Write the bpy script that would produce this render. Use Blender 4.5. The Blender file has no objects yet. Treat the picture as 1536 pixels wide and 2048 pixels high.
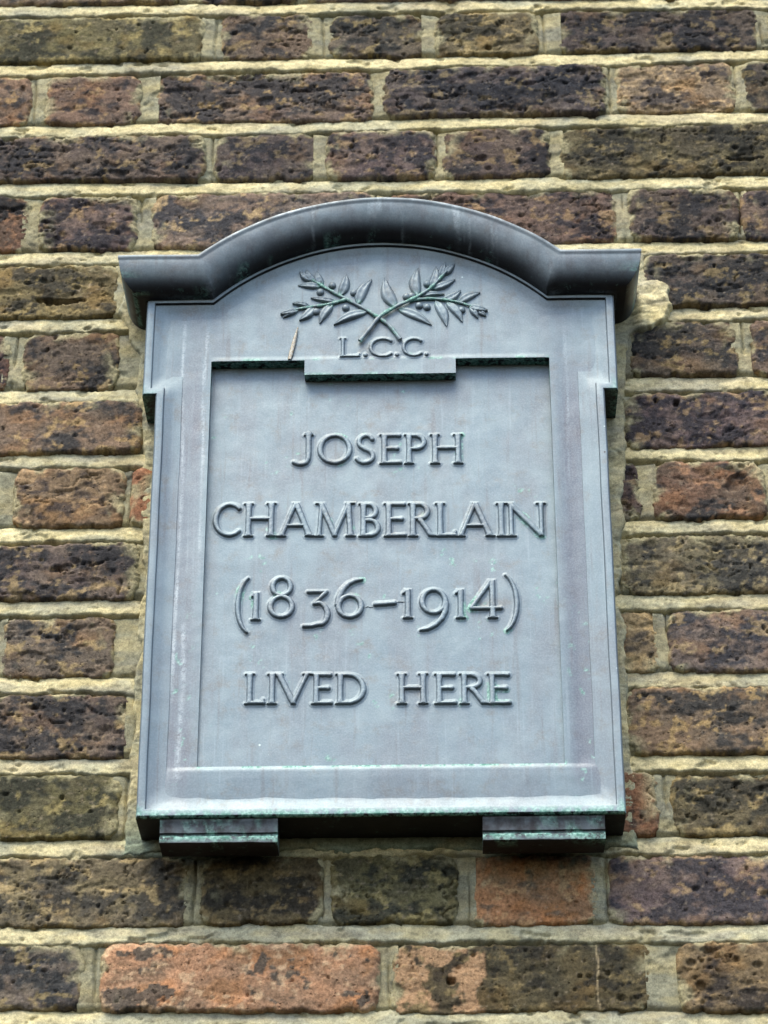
import bpy, bmesh, math
import numpy as np
from mathutils import Vector, Matrix

scene = bpy.context.scene
C = scene.collection

# ------------------------------------------------------------------ camera
cam_data = bpy.data.cameras.new("camera")
cam = bpy.data.objects.new("camera", cam_data); C.objects.link(cam)
pt, yw, rl = math.radians(29.0), math.radians(-1.1356), math.radians(-0.1199)
fw = Vector((math.sin(yw)*math.cos(pt), math.cos(yw)*math.cos(pt), math.sin(pt)))
rt = Vector((math.cos(yw), -math.sin(yw), 0)); up = rt.cross(fw)
rt, up = rt*math.cos(rl)+up*math.sin(rl), -rt*math.sin(rl)+up*math.cos(rl)
m = Matrix((rt, up, -fw)).transposed().to_4x4(); m.translation = Vector((0, -2.0255, 1.6))
cam.matrix_world = m
cam_data.sensor_fit = 'VERTICAL'; cam_data.sensor_height = 24.0
cam_data.lens = 5194.15/2048*24.0
cam_data.clip_start = 0.05; cam_data.clip_end = 100
cam_data.dof.use_dof = True; cam_data.dof.focus_distance = 2.26; cam_data.dof.aperture_fstop = 7.0
scene.camera = cam
scene.render.resolution_x = 768; scene.render.resolution_y = 1024

# ------------------------------------------------------------------ light
SUN_EL, SUN_AZ = math.radians(62), math.radians(-24)      # azimuth from the wall's normal, negative = from the left
sd = Vector((math.sin(SUN_AZ)*math.cos(SUN_EL), -math.cos(SUN_AZ)*math.cos(SUN_EL), math.sin(SUN_EL)))
w = bpy.data.worlds.new("World"); scene.world = w; w.use_nodes = True
nt = w.node_tree; nt.nodes.clear()
sky = nt.nodes.new('ShaderNodeTexSky'); sky.sky_type = 'NISHITA'; sky.sun_disc = False
sky.sun_elevation = SUN_EL; sky.sun_rotation = math.atan2(sd.x, sd.y)
sky.air_density = 1.0; sky.dust_density = 2.5; sky.ozone_density = 1.0
bg = nt.nodes.new('ShaderNodeBackground'); bg.inputs[1].default_value = 0.125
wo = nt.nodes.new('ShaderNodeOutputWorld')
nt.links.new(sky.outputs[0], bg.inputs[0]); nt.links.new(bg.outputs[0], wo.inputs[0])
sl = bpy.data.lights.new("sun", 'SUN'); sl.energy = 1.15; sl.angle = math.radians(42); sl.color = (1.0, 0.95, 0.78)
so = bpy.data.objects.new("sun", sl); C.objects.link(so)
so.rotation_euler = (-sd).to_track_quat('-Z', 'Y').to_euler(); so.location = (-1, -3, 6)

vs = scene.view_settings
vs.view_transform = 'Standard'; vs.look = 'None'; vs.gamma = 1.0; vs.use_curve_mapping = False
vs.exposure = 1.6

# ------------------------------------------------------------------ noise (numpy)
_r = np.random.RandomState(7)
_perm = _r.permutation(4096)
_ga = _r.rand(4096)*2*np.pi
_gx, _gy = np.cos(_ga), np.sin(_ga)
def gn(x, y, s=0):
    x = x + s*17.37; y = y + s*9.71
    xi = np.floor(x).astype(np.int64); yi = np.floor(y).astype(np.int64)
    xf = x-xi; yf = y-yi
    u = xf*xf*xf*(xf*(xf*6-15)+10); v = yf*yf*yf*(yf*(yf*6-15)+10)
    def g(ix, iy, dx, dy):
        k = _perm[(_perm[ix & 4095]+iy) & 4095]
        return _gx[k]*dx+_gy[k]*dy
    a = g(xi, yi, xf, yf); b = g(xi+1, yi, xf-1, yf); c = g(xi, yi+1, xf, yf-1); d = g(xi+1, yi+1, xf-1, yf-1)
    return ((a*(1-u)+b*u)*(1-v)+(c*(1-u)+d*u)*v)*1.5
def fbm(x, y, s=0, o=4):
    t = 0; a = 1; n = 0
    for k in range(o):
        t = t+a*gn(x*2**k, y*2**k, s+k*3.1); n += a; a *= .5
    return t/n*1.4
def sst(a, b, x):
    t = np.clip((x-a)/(b-a), 0, 1); return t*t*(3-2*t)

# ------------------------------------------------------------------ mesh helpers
def mesh_np(name, V, F, attrs=None, smooth=True):
    """V (n,3); F (m,4) quads."""
    me = bpy.data.meshes.new(name)
    V = np.asarray(V, np.float32); F = np.asarray(F, np.int32)
    me.vertices.add(len(V)); me.vertices.foreach_set('co', V.ravel())
    k = F.shape[1]
    me.loops.add(F.size); me.loops.foreach_set('vertex_index', F.ravel())
    me.polygons.add(len(F)); me.polygons.foreach_set('loop_start', np.arange(0, F.size, k, dtype=np.int32))
    me.polygons.foreach_set('use_smooth', np.full(len(F), smooth))
    for an, val in (attrs or {}).items():
        if val.ndim == 2:
            at = me.attributes.new(an, 'FLOAT_COLOR', 'POINT')
            at.data.foreach_set('color', np.c_[val, np.ones(len(val))].astype(np.float32).ravel())
        else:
            at = me.attributes.new(an, 'FLOAT', 'POINT'); at.data.foreach_set('value', val.astype(np.float32))
    me.update(calc_edges=True); me.validate()
    return me
def grid_faces(nx, nz, keep=None):
    i = np.arange(nx*nz).reshape(nz, nx)
    F = np.stack([i[:-1, :-1], i[:-1, 1:], i[1:, 1:], i[1:, :-1]], -1)
    if keep is not None: F = F[keep]
    return F.reshape(-1, 4)
def compact(V, F, attrs):
    u, inv = np.unique(F, return_inverse=True)
    return V[u], inv.reshape(F.shape), {k: a[u] for k, a in attrs.items()}
def link(name, me, mat, parent=None, loc=(0, 0, 0)):
    o = bpy.data.objects.new(name, me); C.objects.link(o)
    if me is not None and mat is not None and not me.materials: me.materials.append(mat)
    if parent is not None:
        o.parent = parent; loc = Vector(loc)-world_loc[parent.name]
        world_loc[o.name] = Vector(loc)+world_loc[parent.name]
    else: world_loc[o.name] = Vector(loc)
    o.location = loc
    return o
world_loc = {}
def tag(o, label, cat):
    o['label'] = label; o['category'] = cat

# ------------------------------------------------------------------ materials
def new_mat(name):
    mt = bpy.data.materials.new(name); mt.use_nodes = True
    t = mt.node_tree; t.nodes.clear()
    out = t.nodes.new('ShaderNodeOutputMaterial'); b = t.nodes.new('ShaderNodeBsdfPrincipled')
    t.links.new(b.outputs[0], out.inputs[0])
    return mt, t, b
class N:
    def __init__(s, t): s.t = t
    def n(s, typ, ins=None, **kw):
        nd = s.t.nodes.new(typ)
        for k, v in kw.items(): setattr(nd, k, v)
        for k, v in (ins or {}).items(): s.set(nd.inputs[k], v)
        return nd
    def set(s, sock, v):
        if isinstance(v, bpy.types.NodeSocket): s.t.links.new(v, sock)
        else: sock.default_value = v
    def pos(s): return s.n('ShaderNodeNewGeometry')
    def noise(s, scale, detail=4, rough=.55, vec=None, dist=0):
        nd = s.n('ShaderNodeTexNoise', {'Scale': scale, 'Detail': detail, 'Roughness': rough, 'Distortion': dist})
        s.set(nd.inputs['Vector'], vec if vec is not None else s.pos().outputs['Position']); return nd.outputs[0]
    def ramp(s, f, a, b):
        nd = s.n('ShaderNodeMapRange', {'Value': f, 'From Min': a, 'From Max': b}, interpolation_type='SMOOTHSTEP'); return nd.outputs[0]
    def math(s, op, a, b=0.0):
        nd = s.n('ShaderNodeMath', {0: a, 1: b}, operation=op, use_clamp=False); return nd.outputs[0]
    def mix(s, f, a, b, bt='MIX'):
        nd = s.n('ShaderNodeMix', data_type='RGBA', blend_type=bt)
        s.set(nd.inputs[0], f); s.set(nd.inputs[6], a); s.set(nd.inputs[7], b); return nd.outputs[2]
    def scaled(s, v):
        return s.n('ShaderNodeVectorMath', {0: s.pos().outputs['Position'], 1: v}, operation='MULTIPLY').outputs[0]
    def attr(s, name): return s.n('ShaderNodeAttribute', attribute_name=name)
    def bump(s, h, strength, dist, nrm=None):
        nd = s.n('ShaderNodeBump', {'Height': h, 'Strength': strength, 'Distance': dist})
        if nrm is not None: s.set(nd.inputs['Normal'], nrm)
        return nd.outputs[0]
def c4(r, g, b): return (r, g, b, 1.0)

def brick_material():
    mt, t, b = new_mat('stock_brick'); k = N(t)
    col = k.attr('tint').outputs['Color']
    n1 = k.noise(420, 5, .7)
    n2 = k.noise(1500, 3, .6)
    n3 = k.noise(170, 6, .75)
    f = k.math('ADD', k.math('MULTIPLY', k.ramp(n1, .28, .72), .75), k.math('MULTIPLY', k.ramp(n2, .3, .7), .30))
    f = k.math('ADD', f, k.math('MULTIPLY', k.ramp(n3, .3, .7), .50))
    f = k.math('ADD', f, .28)
    cc = k.n('ShaderNodeVectorMath', {0: col}, operation='SCALE'); k.set(cc.inputs['Scale'], f)
    # pale sand grains
    v = k.n('ShaderNodeTexVoronoi', {'Scale': 330.0}); k.set(v.inputs['Vector'], k.pos().outputs['Position'])
    g = k.math('MULTIPLY', k.ramp(v.outputs['Distance'], .16, .08), k.ramp(k.noise(140, 2), .52, .62))
    c2 = k.mix(k.math('MULTIPLY', g, .28), cc.outputs[0], c4(.36, .29, .20))
    pv = k.n('ShaderNodeTexVoronoi', {'Scale': 210.0, 'Randomness': 1.0}); k.set(pv.inputs['Vector'], k.pos().outputs['Position'])
    pore = k.math('MULTIPLY', k.ramp(pv.outputs['Distance'], .26, .12), k.ramp(k.noise(75, 4, .7), .50, .62))
    c2 = k.mix(k.math('MULTIPLY', k.ramp(k.noise(240, 5, .8), .58, .72), .5), c2, c4(.22, .155, .085))
    k.set(b.inputs['Base Color'], c2)
    b.inputs['Roughness'].default_value = .92; b.inputs['Specular IOR Level'].default_value = .10
    bm0 = k.bump(k.noise(560, 5, .75), .75, .0014)
    bm_ = k.bump(k.math('SUBTRACT', 1.0, pore), .9, .0020, bm0)
    k.set(b.inputs['Normal'], bm_)
    return mt
def mortar_material():
    mt, t, b = new_mat('lime_mortar'); k = N(t)
    col = k.attr('tint').outputs['Color']
    n1 = k.noise(900, 4, .7)
    n0 = k.noise(60, 4, .6)
    f = k.math('ADD', k.math('MULTIPLY', k.ramp(n1, .3, .7), .45), k.math('MULTIPLY', k.ramp(n0, .3, .7), .35)); f = k.math('ADD', f, k.math('MULTIPLY', k.ramp(k.noise(330, 4, .7), .3, .7), .35)); f = k.math('ADD', f, .38)
    cc = k.n('ShaderNodeVectorMath', {0: col}, operation='SCALE'); k.set(cc.inputs['Scale'], f)
    v = k.n('ShaderNodeTexVoronoi', {'Scale': 420.0}); k.set(v.inputs['Vector'], k.pos().outputs['Position'])
    g = k.math('MULTIPLY', k.ramp(v.outputs['Distance'], .2, .1), k.ramp(k.noise(300, 2), .45, .6))
    c2 = k.mix(k.math('MULTIPLY', g, .5), cc.outputs[0], c4(.16, .12, .07))
    k.set(b.inputs['Base Color'], c2)
    b.inputs['Roughness'].default_value = .9; b.inputs['Specular IOR Level'].default_value = .2
    k.set(b.inputs['Normal'], k.bump(k.noise(620, 6, .8), .7, .0012))
    return mt
def bronze_material():
    mt, t, b = new_mat('weathered_bronze'); k = N(t)
    gpos = k.pos()
    sep = k.n('ShaderNodeSeparateXYZ', {0: gpos.outputs['Position']})
    # broad slate / violet-brown patination, drawn out downwards by rain
    st = k.scaled((34, 34, 9))
    n0 = k.noise(1, 5, .6, st)
    base = k.mix(k.ramp(n0, .36, .66), c4(.162, .215, .240), c4(.160, .190, .210))
    nb = k.noise(26, 5, .6)
    base = k.mix(k.math('MULTIPLY', k.ramp(nb, .40, .72), .75), base, c4(.215, .272, .290))
    nbr = k.noise(55, 5, .65)
    base = k.mix(k.math('MULTIPLY', k.ramp(nbr, .52, .76), .55), base, c4(.150, .130, .105))
    base = k.mix(k.math('MULTIPLY', k.attr('violet').outputs['Fac'], k.math('ADD', .35, k.math('MULTIPLY', k.ramp(k.noise(1, 4, .6, k.scaled((60, 60, 6))), .35, .65), .40))), base, c4(.125, .130, .155))
    # thin rain streaks
    ns = k.noise(1, 3, .5, k.scaled((330, 330, 7)))
    base = k.mix(k.math('MULTIPLY', k.ramp(ns, .58, .80), .26), base, c4(.34, .40, .42))
    nd_ = k.noise(1, 3, .5, k.scaled((210, 210, 12)))
    base = k.mix(k.math('MULTIPLY', k.ramp(nd_, .55, .78), .42), base, c4(.12, .11, .11))
    # fine mottling
    nf = k.noise(700, 3, .6)
    base = k.mix(k.math('MULTIPLY', k.ramp(nf, .35, .75), .34), base, c4(.30, .34, .36))
    # verdigris: sheltered undersides plus painted-in deposit attribute
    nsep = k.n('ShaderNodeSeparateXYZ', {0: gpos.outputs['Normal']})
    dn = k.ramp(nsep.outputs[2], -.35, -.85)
    vn = k.noise(120, 5, .7)
    under = k.math('MULTIPLY', dn, k.ramp(vn, .60, .66))
    k.set(b.inputs['Specular IOR Level'], k.math('SUBTRACT', .5, k.math('MULTIPLY', dn, .45)))
    brown = k.mix(k.math('MULTIPLY', dn, k.attr('underside_shade').outputs['Fac']), base, c4(.020, .015, .014))  # shade painted into the colour: downward faces go near black
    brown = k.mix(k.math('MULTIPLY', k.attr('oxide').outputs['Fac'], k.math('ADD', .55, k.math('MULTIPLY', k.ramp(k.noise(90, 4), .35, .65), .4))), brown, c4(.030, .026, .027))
    va = k.attr('verdigris').outputs['Fac']
    dep = k.math('MULTIPLY', va, k.ramp(k.noise(130, 5, .75), .42, .52))
    vm = k.math('MAXIMUM', k.math('MULTIPLY', under, .16), dep)
    vcol = k.mix(k.ramp(k.noise(400, 3), .35, .7), c4(.085, .24, .185), c4(.38, .62, .53))
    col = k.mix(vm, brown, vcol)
    wh = k.math('MULTIPLY', k.attr('limescale').outputs['Fac'], k.ramp(k.noise(350, 4, .7), .3, .6))
    col = k.mix(wh, col, c4(.55, .62, .64))
    vs_ = k.n('ShaderNodeTexVoronoi', {'Scale': 34.0}); k.set(vs_.inputs['Vector'], k.pos().outputs['Position'])
    sp_ = k.ramp(vs_.outputs['Distance'], .036, .022)
    col = k.mix(k.math('MULTIPLY', sp_, k.ramp(k.noise(20, 2), .46, .5)), col, k.mix(k.ramp(k.noise(70, 1), .45, .5), c4(.06, .055, .055), c4(.48, .58, .56)))
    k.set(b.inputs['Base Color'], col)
    k.set(b.inputs['Metallic'], k.math('MULTIPLY', k.math('SUBTRACT', 1.0, k.math('MAXIMUM', vm, wh)), .45))
    rg = k.math('ADD', .40, k.math('MULTIPLY', k.noise(90, 4, .6), .22))
    k.set(b.inputs['Roughness'], k.math('MAXIMUM', rg, k.math('MULTIPLY', vm, .85)))
    b1 = k.bump(k.noise(30, 2, .5), .10, .0035)
    b2 = k.bump(k.noise(620, 3, .65), .22, .0006, b1)
    k.set(b.inputs['Normal'], b2)
    return mt
M_BRICK, M_MORTAR, M_BRONZE = brick_material(), mortar_material(), bronze_material()

# ------------------------------------------------------------------ the wall (metres, z up, brick faces near y = 0)
JOINTS = [  # bed joint heights: left x, z, right x, z
 (-0.4242,3.3024,0.3439,3.3004),(-0.4190,3.2283,0.3390,3.2335),(-0.4136,3.1519,0.3334,3.1574),(-0.4088,3.0830,0.3278,3.0804),
 (-0.4032,3.0027,0.3223,3.0058),(-0.3978,2.9260,0.3169,2.9321),(-0.3924,2.8489,0.3112,2.8552),(-0.3876,2.7804,0.3058,2.7806),
 (-0.3823,2.7041,0.3002,2.7052),(-0.3772,2.6317,0.2947,2.6302),(-0.3719,2.5562,0.2892,2.5551),(-0.3667,2.4817,0.2835,2.4774),
 (-0.3614,2.4065,0.2781,2.4040),(-0.3561,2.3307,0.2725,2.3274),(-0.3510,2.2583,0.2671,2.2530)]
D_, B_, O_, T_, R_, V_ = 'dark', 'brown', 'orange', 'tan', 'red', 'olive'
COURSES = [
 [(-.4315,-.2172,V_),(-.1998,-.1117,B_),(-.0928,.0016,D_),(.013,.1107,V_),(.133,.3325,D_),(.3434,.4422,B_)],
 [(-.4852,-.3883,B_),(-.371,-.2787,B_),(-.2629,-.0491,D_),(-.0373,.1784,D_),(.1897,.3025,T_),(.3137,.5282,D_)],
 [(-.4403,-.2154,D_),(-.2019,-.1042,D_),(-.0926,.0098,D_),(.0209,.1188,D_),(.1304,.3493,V_)],
 [(-.4921,-.3811,R_),(-.3658,-.276,D_),(-.2612,-.0505,B_),(-.0362,.1804,B_),(.1928,.2947,D_),(.3027,.5113,D_)],
 [(-.5112,-.2895,T_),(.2037,.4241,D_)],
 [(-.5017,-.3891,R_),(-.3747,-.2867,B_),(.1852,.2837,D_),(.2993,.4078,B_)],
 [(-.4928,-.2617,B_),(.1825,.4107,D_)],
 [(-.4885,-.3845,T_),(-.3732,-.2743,T_),(-.2644,-.25,O_),(.1642,.1879,D_),(.2004,.2999,R_),(.3119,.4205,D_)],
 [(-.4839,-.2562,D_),(.171,.3956,V_)],
 [(-.4837,-.3806,D_),(-.3728,-.2747,B_),(.1598,.1969,T_),(.2073,.4273,B_)],
 [(-.4896,-.2586,D_),(.1691,.3983,B_)],
 [(-.3725,-.2661,V_),(.153,.1898,O_),(.2019,.418,V_)],
 [(-.4315,-.2024,V_),(-.1921,-.0949,V_),(-.0821,.0198,V_),(.0318,.1339,O_),(.1463,.3754,D_)],
 [(-.3985,-.2862,D_),(-.2691,-.0454,'salmon'),(-.0328,.1745,'patchy'),(.1979,.4124,T_)],
]
# deep splits and holes in single bricks: (course, brick): [(x, z above brick middle, half length, half height, depth)]
SPLITS = {(4,0):[(-.345,-.0115,.026,.0042,.010)], (13,2):[(.0135,-.004,.0052,.0040,.010),(.118,.0005,.0018,.0018,.006)],
          (2,4):[(.305,-.013,.02,.0022,.006)], (6,1):[(.226,.015,.0035,.0042,.008),(.208,.019,.0025,.003,.006)],
          (5,1):[(-.352,.012,.0016,.0022,.006)], (7,4):[(.275,.006,.012,.010,.005)], (12,0):[(-.345,.006,.0018,.002,.006),(-.36,-.016,.004,.004,.006)],
          (13,3):[(.215,-.008,.004,.005,.005)], (0,3):[(.064,-.019,.0045,.003,.007)], (11,0):[(-.312,.008,.002,.0025,.006)]}
PAL = {  # two body colours, crust, worn highlight, amounts (crust, highlight)
 'dark':  ((.088,.068,.060),(.118,.090,.070),(.029,.029,.031),(.23,.165,.085),.62,.24),
 'brown': ((.140,.096,.068),(.104,.078,.060),(.029,.029,.031),(.27,.185,.092),.42,.32),
 'olive': ((.120,.100,.054),(.088,.074,.046),(.034,.033,.027),(.24,.185,.088),.45,.26),
 'tan':   ((.205,.150,.080),(.145,.106,.062),(.045,.039,.033),(.33,.23,.110),.32,.36),
 'red':   ((.150,.086,.060),(.108,.072,.054),(.029,.029,.031),(.29,.155,.090),.48,.30),
 'orange':((.270,.128,.062),(.205,.110,.058),(.085,.062,.044),(.34,.20,.10),.22,.26),
 'salmon':((.33,.175,.100),(.21,.125,.078),(.062,.053,.044),(.42,.28,.17),.28,.26),
 'patchy':((.080,.072,.048),(.115,.096,.056),(.036,.035,.030),(.22,.175,.09),.45,.22)}
CREAM = np.array((.585,.510,.262)); GREYM = np.array((.390,.375,.250)); GREENM = np.array((.22,.28,.20))
def jz(j, x):
    n = len(JOINTS)
    if j < 0: return jz(0, x)-j*.075
    if j >= n: return jz(n-1, x)-(j-n+1)*.075
    a = JOINTS[j]; t = (x-a[0])/(a[2]-a[0])
    return a[1]*(1-t)+a[3]*t

wall = link('brick_wall', None, None, None, (0, .11, 2.10))
wall.empty_display_size = .2
tag(wall, 'weathered brown and purple brick wall with cream mortar joints behind the plaque', 'wall')

def brick_mesh(w_, h_, kind, seed, cell, splits=(), cz0=0, cx0=0):
    rs = np.random.RandomState(seed)
    hw, hz = w_/2, h_/2; mg = .002
    nx = max(6, int((w_+2*mg)/cell)); nz = max(6, int((h_+2*mg)/cell))
    x = np.linspace(-hw-mg, hw+mg, nx); z = np.linspace(-hz-mg, hz+mg, nz)
    X, Z = np.meshgrid(x, z)
    s = seed*1.37
    # worn outline
    e = .0022*fbm(X*70, Z*70, s)+.0012*fbm(X*260, Z*260, s+5)
    slant = rs.uniform(-.012, .012)*X
    dx = hw-np.abs(X); dz = hz-np.abs(Z+slant)
    r0 = .014
    cxx = np.clip(r0-dx, 0, None); czz = np.clip(r0-dz, 0, None)
    d = np.minimum(np.minimum(dx, dz), 0)*1.0+np.where((cxx > 0) | (czz > 0), r0-np.sqrt(cxx**2+czz**2), np.minimum(dx, dz))*1.0
    d = np.where(d > r0, r0, d)+e-.0004
    d += .0018*np.minimum(0, fbm(X*38, Z*38, s+60)+.12)*2.2
    r = rs.uniform(.0055, .0085)
    r = np.where((Z < 0) & (dz < dx+.004), r*.5, r)
    d = d+np.where(Z < 0, .0016*fbm(X*48, Z*20, s+61, 4), 0)
    q = np.clip(1-d/r, 0, 1)
    dep = r*(1-np.sqrt(1-q*q*.98)) + np.where(d < 0, -d*7, 0)
    # relief: lumps, drawn-out horizontal creases, cracks, pits
    crk = {'dark': 1.25, 'brown': 1.0, 'olive': .9, 'tan': .9, 'red': 1.1, 'orange': .55, 'salmon': .5, 'patchy': .5}[kind]*rs.choice((.25, .45, .7, 1.0, 1.2))
    wx = X+.006*fbm(X*50, Z*50, s+33)
    wz = Z+.004*fbm(X*40, Z*60, s+12)
    rel = .0016*fbm(X*24, Z*34, s+7, 3)
    act = sst(-.25, .35, fbm(X*20, Z*30, s+66, 3))                      # some parts stay smooth
    rel += crk*.0009*fbm(wx*38, wz*120, s+3, 5)*(.25+.75*act)
    rg = np.abs(gn(wx*24, wz*105, s+8)); rel -= crk*.0042*sst(.045, .0, rg)*sst(.0, .3, gn(X*26, Z*34, s+9))
    rg2 = np.abs(gn(wx*60, wz*110, s+18)); rel -= crk*.0016*sst(.06, 0, rg2)*sst(.05, .35, gn(X*40, Z*50, s+19))
    rel += .0007*fbm(X*200, Z*250, s+21, 3)*(.45+.55*act)
    rel -= crk*.0018*sst(.26, .40, fbm(X*40, Z*75, s+77, 4))            # spalled hollows
    npit = int(w_*h_/1e-4*rs.uniform(.04, .30))
    pitm = np.zeros_like(X)
    for _ in range(npit):
        px, pz = rs.uniform(-hw, hw), rs.uniform(-hz, hz); pr = rs.uniform(.0007, .0015)+rs.exponential(.0005)
        aa = rs.uniform(.7, 1.9)
        dd = np.sqrt(((X-px)/aa)**2+(Z-pz)**2)+.0004*gn(X*500, Z*500, s)
        k_ = sst(pr, pr*.45, dd); pitm = np.maximum(pitm, k_)
        rel -= k_*min(.0035, pr*2.0)
    for (px, pz, hl, hh, dd_) in splits:
        ddx = (X-(px-cx0))/hl; ddz = (Z-pz+.3*hh*np.sin(X*130))/hh
        q_ = np.sqrt(ddx**2+ddz**2)+.35*fbm(X*160, Z*160, s+3)
        k_ = sst(1.0, .62, q_); rel -= k_*dd_; pitm = np.maximum(pitm, k_)
    Y = dep-rel
    # colour of the fired clay, crust and wear
    a, b_, crust, hi, ac, ah = PAL[kind]
    a, b_, crust, hi = map(np.array, (a, b_, crust, hi))
    tone = rs.uniform(.82, 1.45)*np.array((rs.uniform(.92, 1.06), 1.0, rs.uniform(.9, 1.12)))
    m1 = sst(-.3, .3, fbm(X*22, Z*30, s+40, 4))[..., None]
    col = (a*(1-m1)+b_*m1)*tone
    warm = sst(.05, .5, fbm(X*22, Z*30, s+70))[..., None]
    col = col*(1-warm)+warm*col*np.array((1.14, 1.0, .84))
    edge0 = sst(.010, .001, d+.004*fbm(X*60, Z*60, s+43))
    nc = .72*fbm(wx*17, wz*28, s+41, 5)+.45*fbm(X*90, Z*120, s+46, 4)-.22*edge0
    th = .30-ac*.62
    mc = sst(th-.14, th+.22, nc)[..., None]*.90
    if kind in ('salmon',):
        mc = (sst(.08, .13, nc+.5*sst(.03, .09, -X)*sst(.002, -.022, Z)-.10))[..., None]*.9
    col = col*(1-mc)+crust*tone*mc
    if kind == 'patchy':
        z_ = sst(-.0285, -.0315, X+.0015*gn(X*90, Z*60, s))
        blot = sst(.02, .16, fbm(X*38, Z*42, s+88, 5)+.03)
        sal = np.array((.37, .23, .125)); mm = (z_*(1-blot*.95))[..., None]
        col = col*(1-mm)+sal*mm
        vein = (sst(.0011, .0004, np.abs(X-.0610-.0007*np.sin(Z*160)))*.85)[..., None]
        col = col*(1-vein)+np.array((.36, .28, .16))*vein
    edge = sst(.0065, .001, d)
    nh = .75*fbm(wx*40, wz*60, s+42, 5)+.4*fbm(X*150, Z*170, s+47, 3)
    mh = (sst(.26-ah*.2, .50-ah*.2, nh+.26*edge)*.75)[..., None]
    col = col*(1-mh)+hi*tone*mh
    # smeared mortar along the arrises
    de = np.minimum(d+np.where(Z < -hz+.02, .009, 0)*(np.abs(X) < hw-.012), .6*(hw-np.abs(X)))
    ms = (sst(.0, .35, fbm(X*40, Z*40, s+50)+.30*sst(.006, .0, de)-.10)*sst(.013, .001, de)*.85)[..., None]
    col = col*(1-ms)+(CREAM*.35+GREYM*.35)*ms
    sp = sst(.54, .70, gn(X*210, Z*260, s+51)+.25*fbm(X*30, Z*30, s+52))[..., None]*.22
    col = col*(1-sp)+np.array((.42, .34, .24))*sp
    Xw, Zw = X+cx0, Z+cz0
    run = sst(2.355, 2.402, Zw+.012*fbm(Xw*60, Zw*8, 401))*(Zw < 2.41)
    gm = (run*sst(.02, .04, Xw)*sst(.15, .13, Xw)*sst(-.05, .25, fbm(Xw*55, Zw*18, 402)+.15)*.40)[..., None]
    col = col*(1-gm)+np.array((.13, .19, .125))*gm
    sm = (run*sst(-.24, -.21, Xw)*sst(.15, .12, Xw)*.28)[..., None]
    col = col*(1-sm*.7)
    V = np.stack([X, Y, Z], -1).reshape(-1, 3)
    return mesh_np('brick', V, grid_faces(nx, nz), {'tint': np.clip(col, .012, .8).reshape(-1, 3)})

CELL = .00125
bricks = []
seed = 11
GAP = .0073
def add_brick(x0, x1, j, kind, cell, splits=()):
    global seed
    seed += 1
    rs = np.random.RandomState(seed+900)
    x0 -= rs.uniform(.0012, .0052); x1 += rs.uniform(.0012, .0052); xc = (x0+x1)/2
    zt, zb = jz(j, xc)-GAP*rs.uniform(.75, 1.15), jz(j+1, xc)+GAP*rs.uniform(.75, 1.1)
    me = brick_mesh(x1-x0, zt-zb, kind, seed, cell, splits, (zt+zb)/2, xc)
    o = link('brick', me, M_BRICK, wall, (xc, rs.uniform(-.0032, .0006), (zt+zb)/2))
    ang = math.atan2(jz(j, x1)-jz(j, x0), x1-x0)
    o.rotation_euler = (rs.uniform(-.012, .012), -ang, rs.uniform(-.006, .006))
joints_x = {}
XL, XR = -.62, .56
rsw = np.random.RandomState(5)
for j in range(-2, 17):
    row = list(COURSES[j]) if 0 <= j < len(COURSES) else []
    low = set()
    if not row:
        x = XL+(.05 if j % 2 else .16); st = j % 2 == 0
        while x < XR:
            L = .214 if st else .1025
            row.append((x, x+L, [D_, B_, V_, R_][rsw.randint(4)])); low.add(len(row)-1); x += L+.0125; st = not st
    else:
        first_w = row[0][1]-row[0][0]
        x = row[0][0]-.0125; st = first_w < .15; pre = []
        while x > XL:
            L = .214 if st else .1025
            pre.append((x-L, x, [D_, B_, V_, T_][rsw.randint(4)])); x -= L+.0125; st = not st
        x = row[-1][1]+.0125; st = (row[-1][1]-row[-1][0]) < .15; post = []
        while x < XR:
            L = .214 if st else .1025
            post.append((x, x+L, [D_, B_, V_, R_][rsw.randint(4)])); x += L+.0125; st = not st
        n0 = len(pre); row = pre[::-1]+row+post
        low = set(range(n0)) | set(range(n0+len(COURSES[j]), len(row)))
    joints_x[j] = row
    n0 = sum(1 for i in low if i < len(row)//2 and all(k in low for k in range(i+1)))
    for i, (x0, x1, kd) in enumerate(row):
        sp = SPLITS.get((j, i-n0), ()) if 0 <= j < len(COURSES) and i not in low else ()
        far = i in low
        near_edge = j in (-1, 14)
        add_brick(x0, x1, j, kd, .0032 if (far and not near_edge) else (.002 if far else CELL), sp)

# ------------------------------------------------------------------ mortar: bed joints, upright joints, setting bed of the plaque
def mortar_col(X, Z, s, grey=.0, green=0.0):
    g = np.clip(sst(-.2, .3, fbm(X*9, Z*30, s))*.85+grey+.45*fbm(X*50, Z*90, s+4), 0, 1)[..., None]
    col = CREAM*np.array((1, 1, 1.08))*(1-g)+GREYM*g
    gr = np.clip(green, 0, 1)
    if np.ndim(gr): gr = gr[..., None]
    col = col*(1-gr)+GREENM*gr
    ye = sst(.05, .4, fbm(X*25, Z*60, s+9))[..., None]*.35
    col = col*(1-ye)+np.array((.44, .36, .155))*ye
    dk = sst(.25, .5, fbm(X*120, Z*160, s+14))[..., None]*.5
    soot = sst(.0, .5, fbm(X*7, Z*40, s+31, 4)+.2*fbm(X*60, Z*60, s+32))[..., None]
    return col*(1-dk*.6)*(1-.20*soot)*(1-soot*np.array((.0, .0, -.08)))
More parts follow.
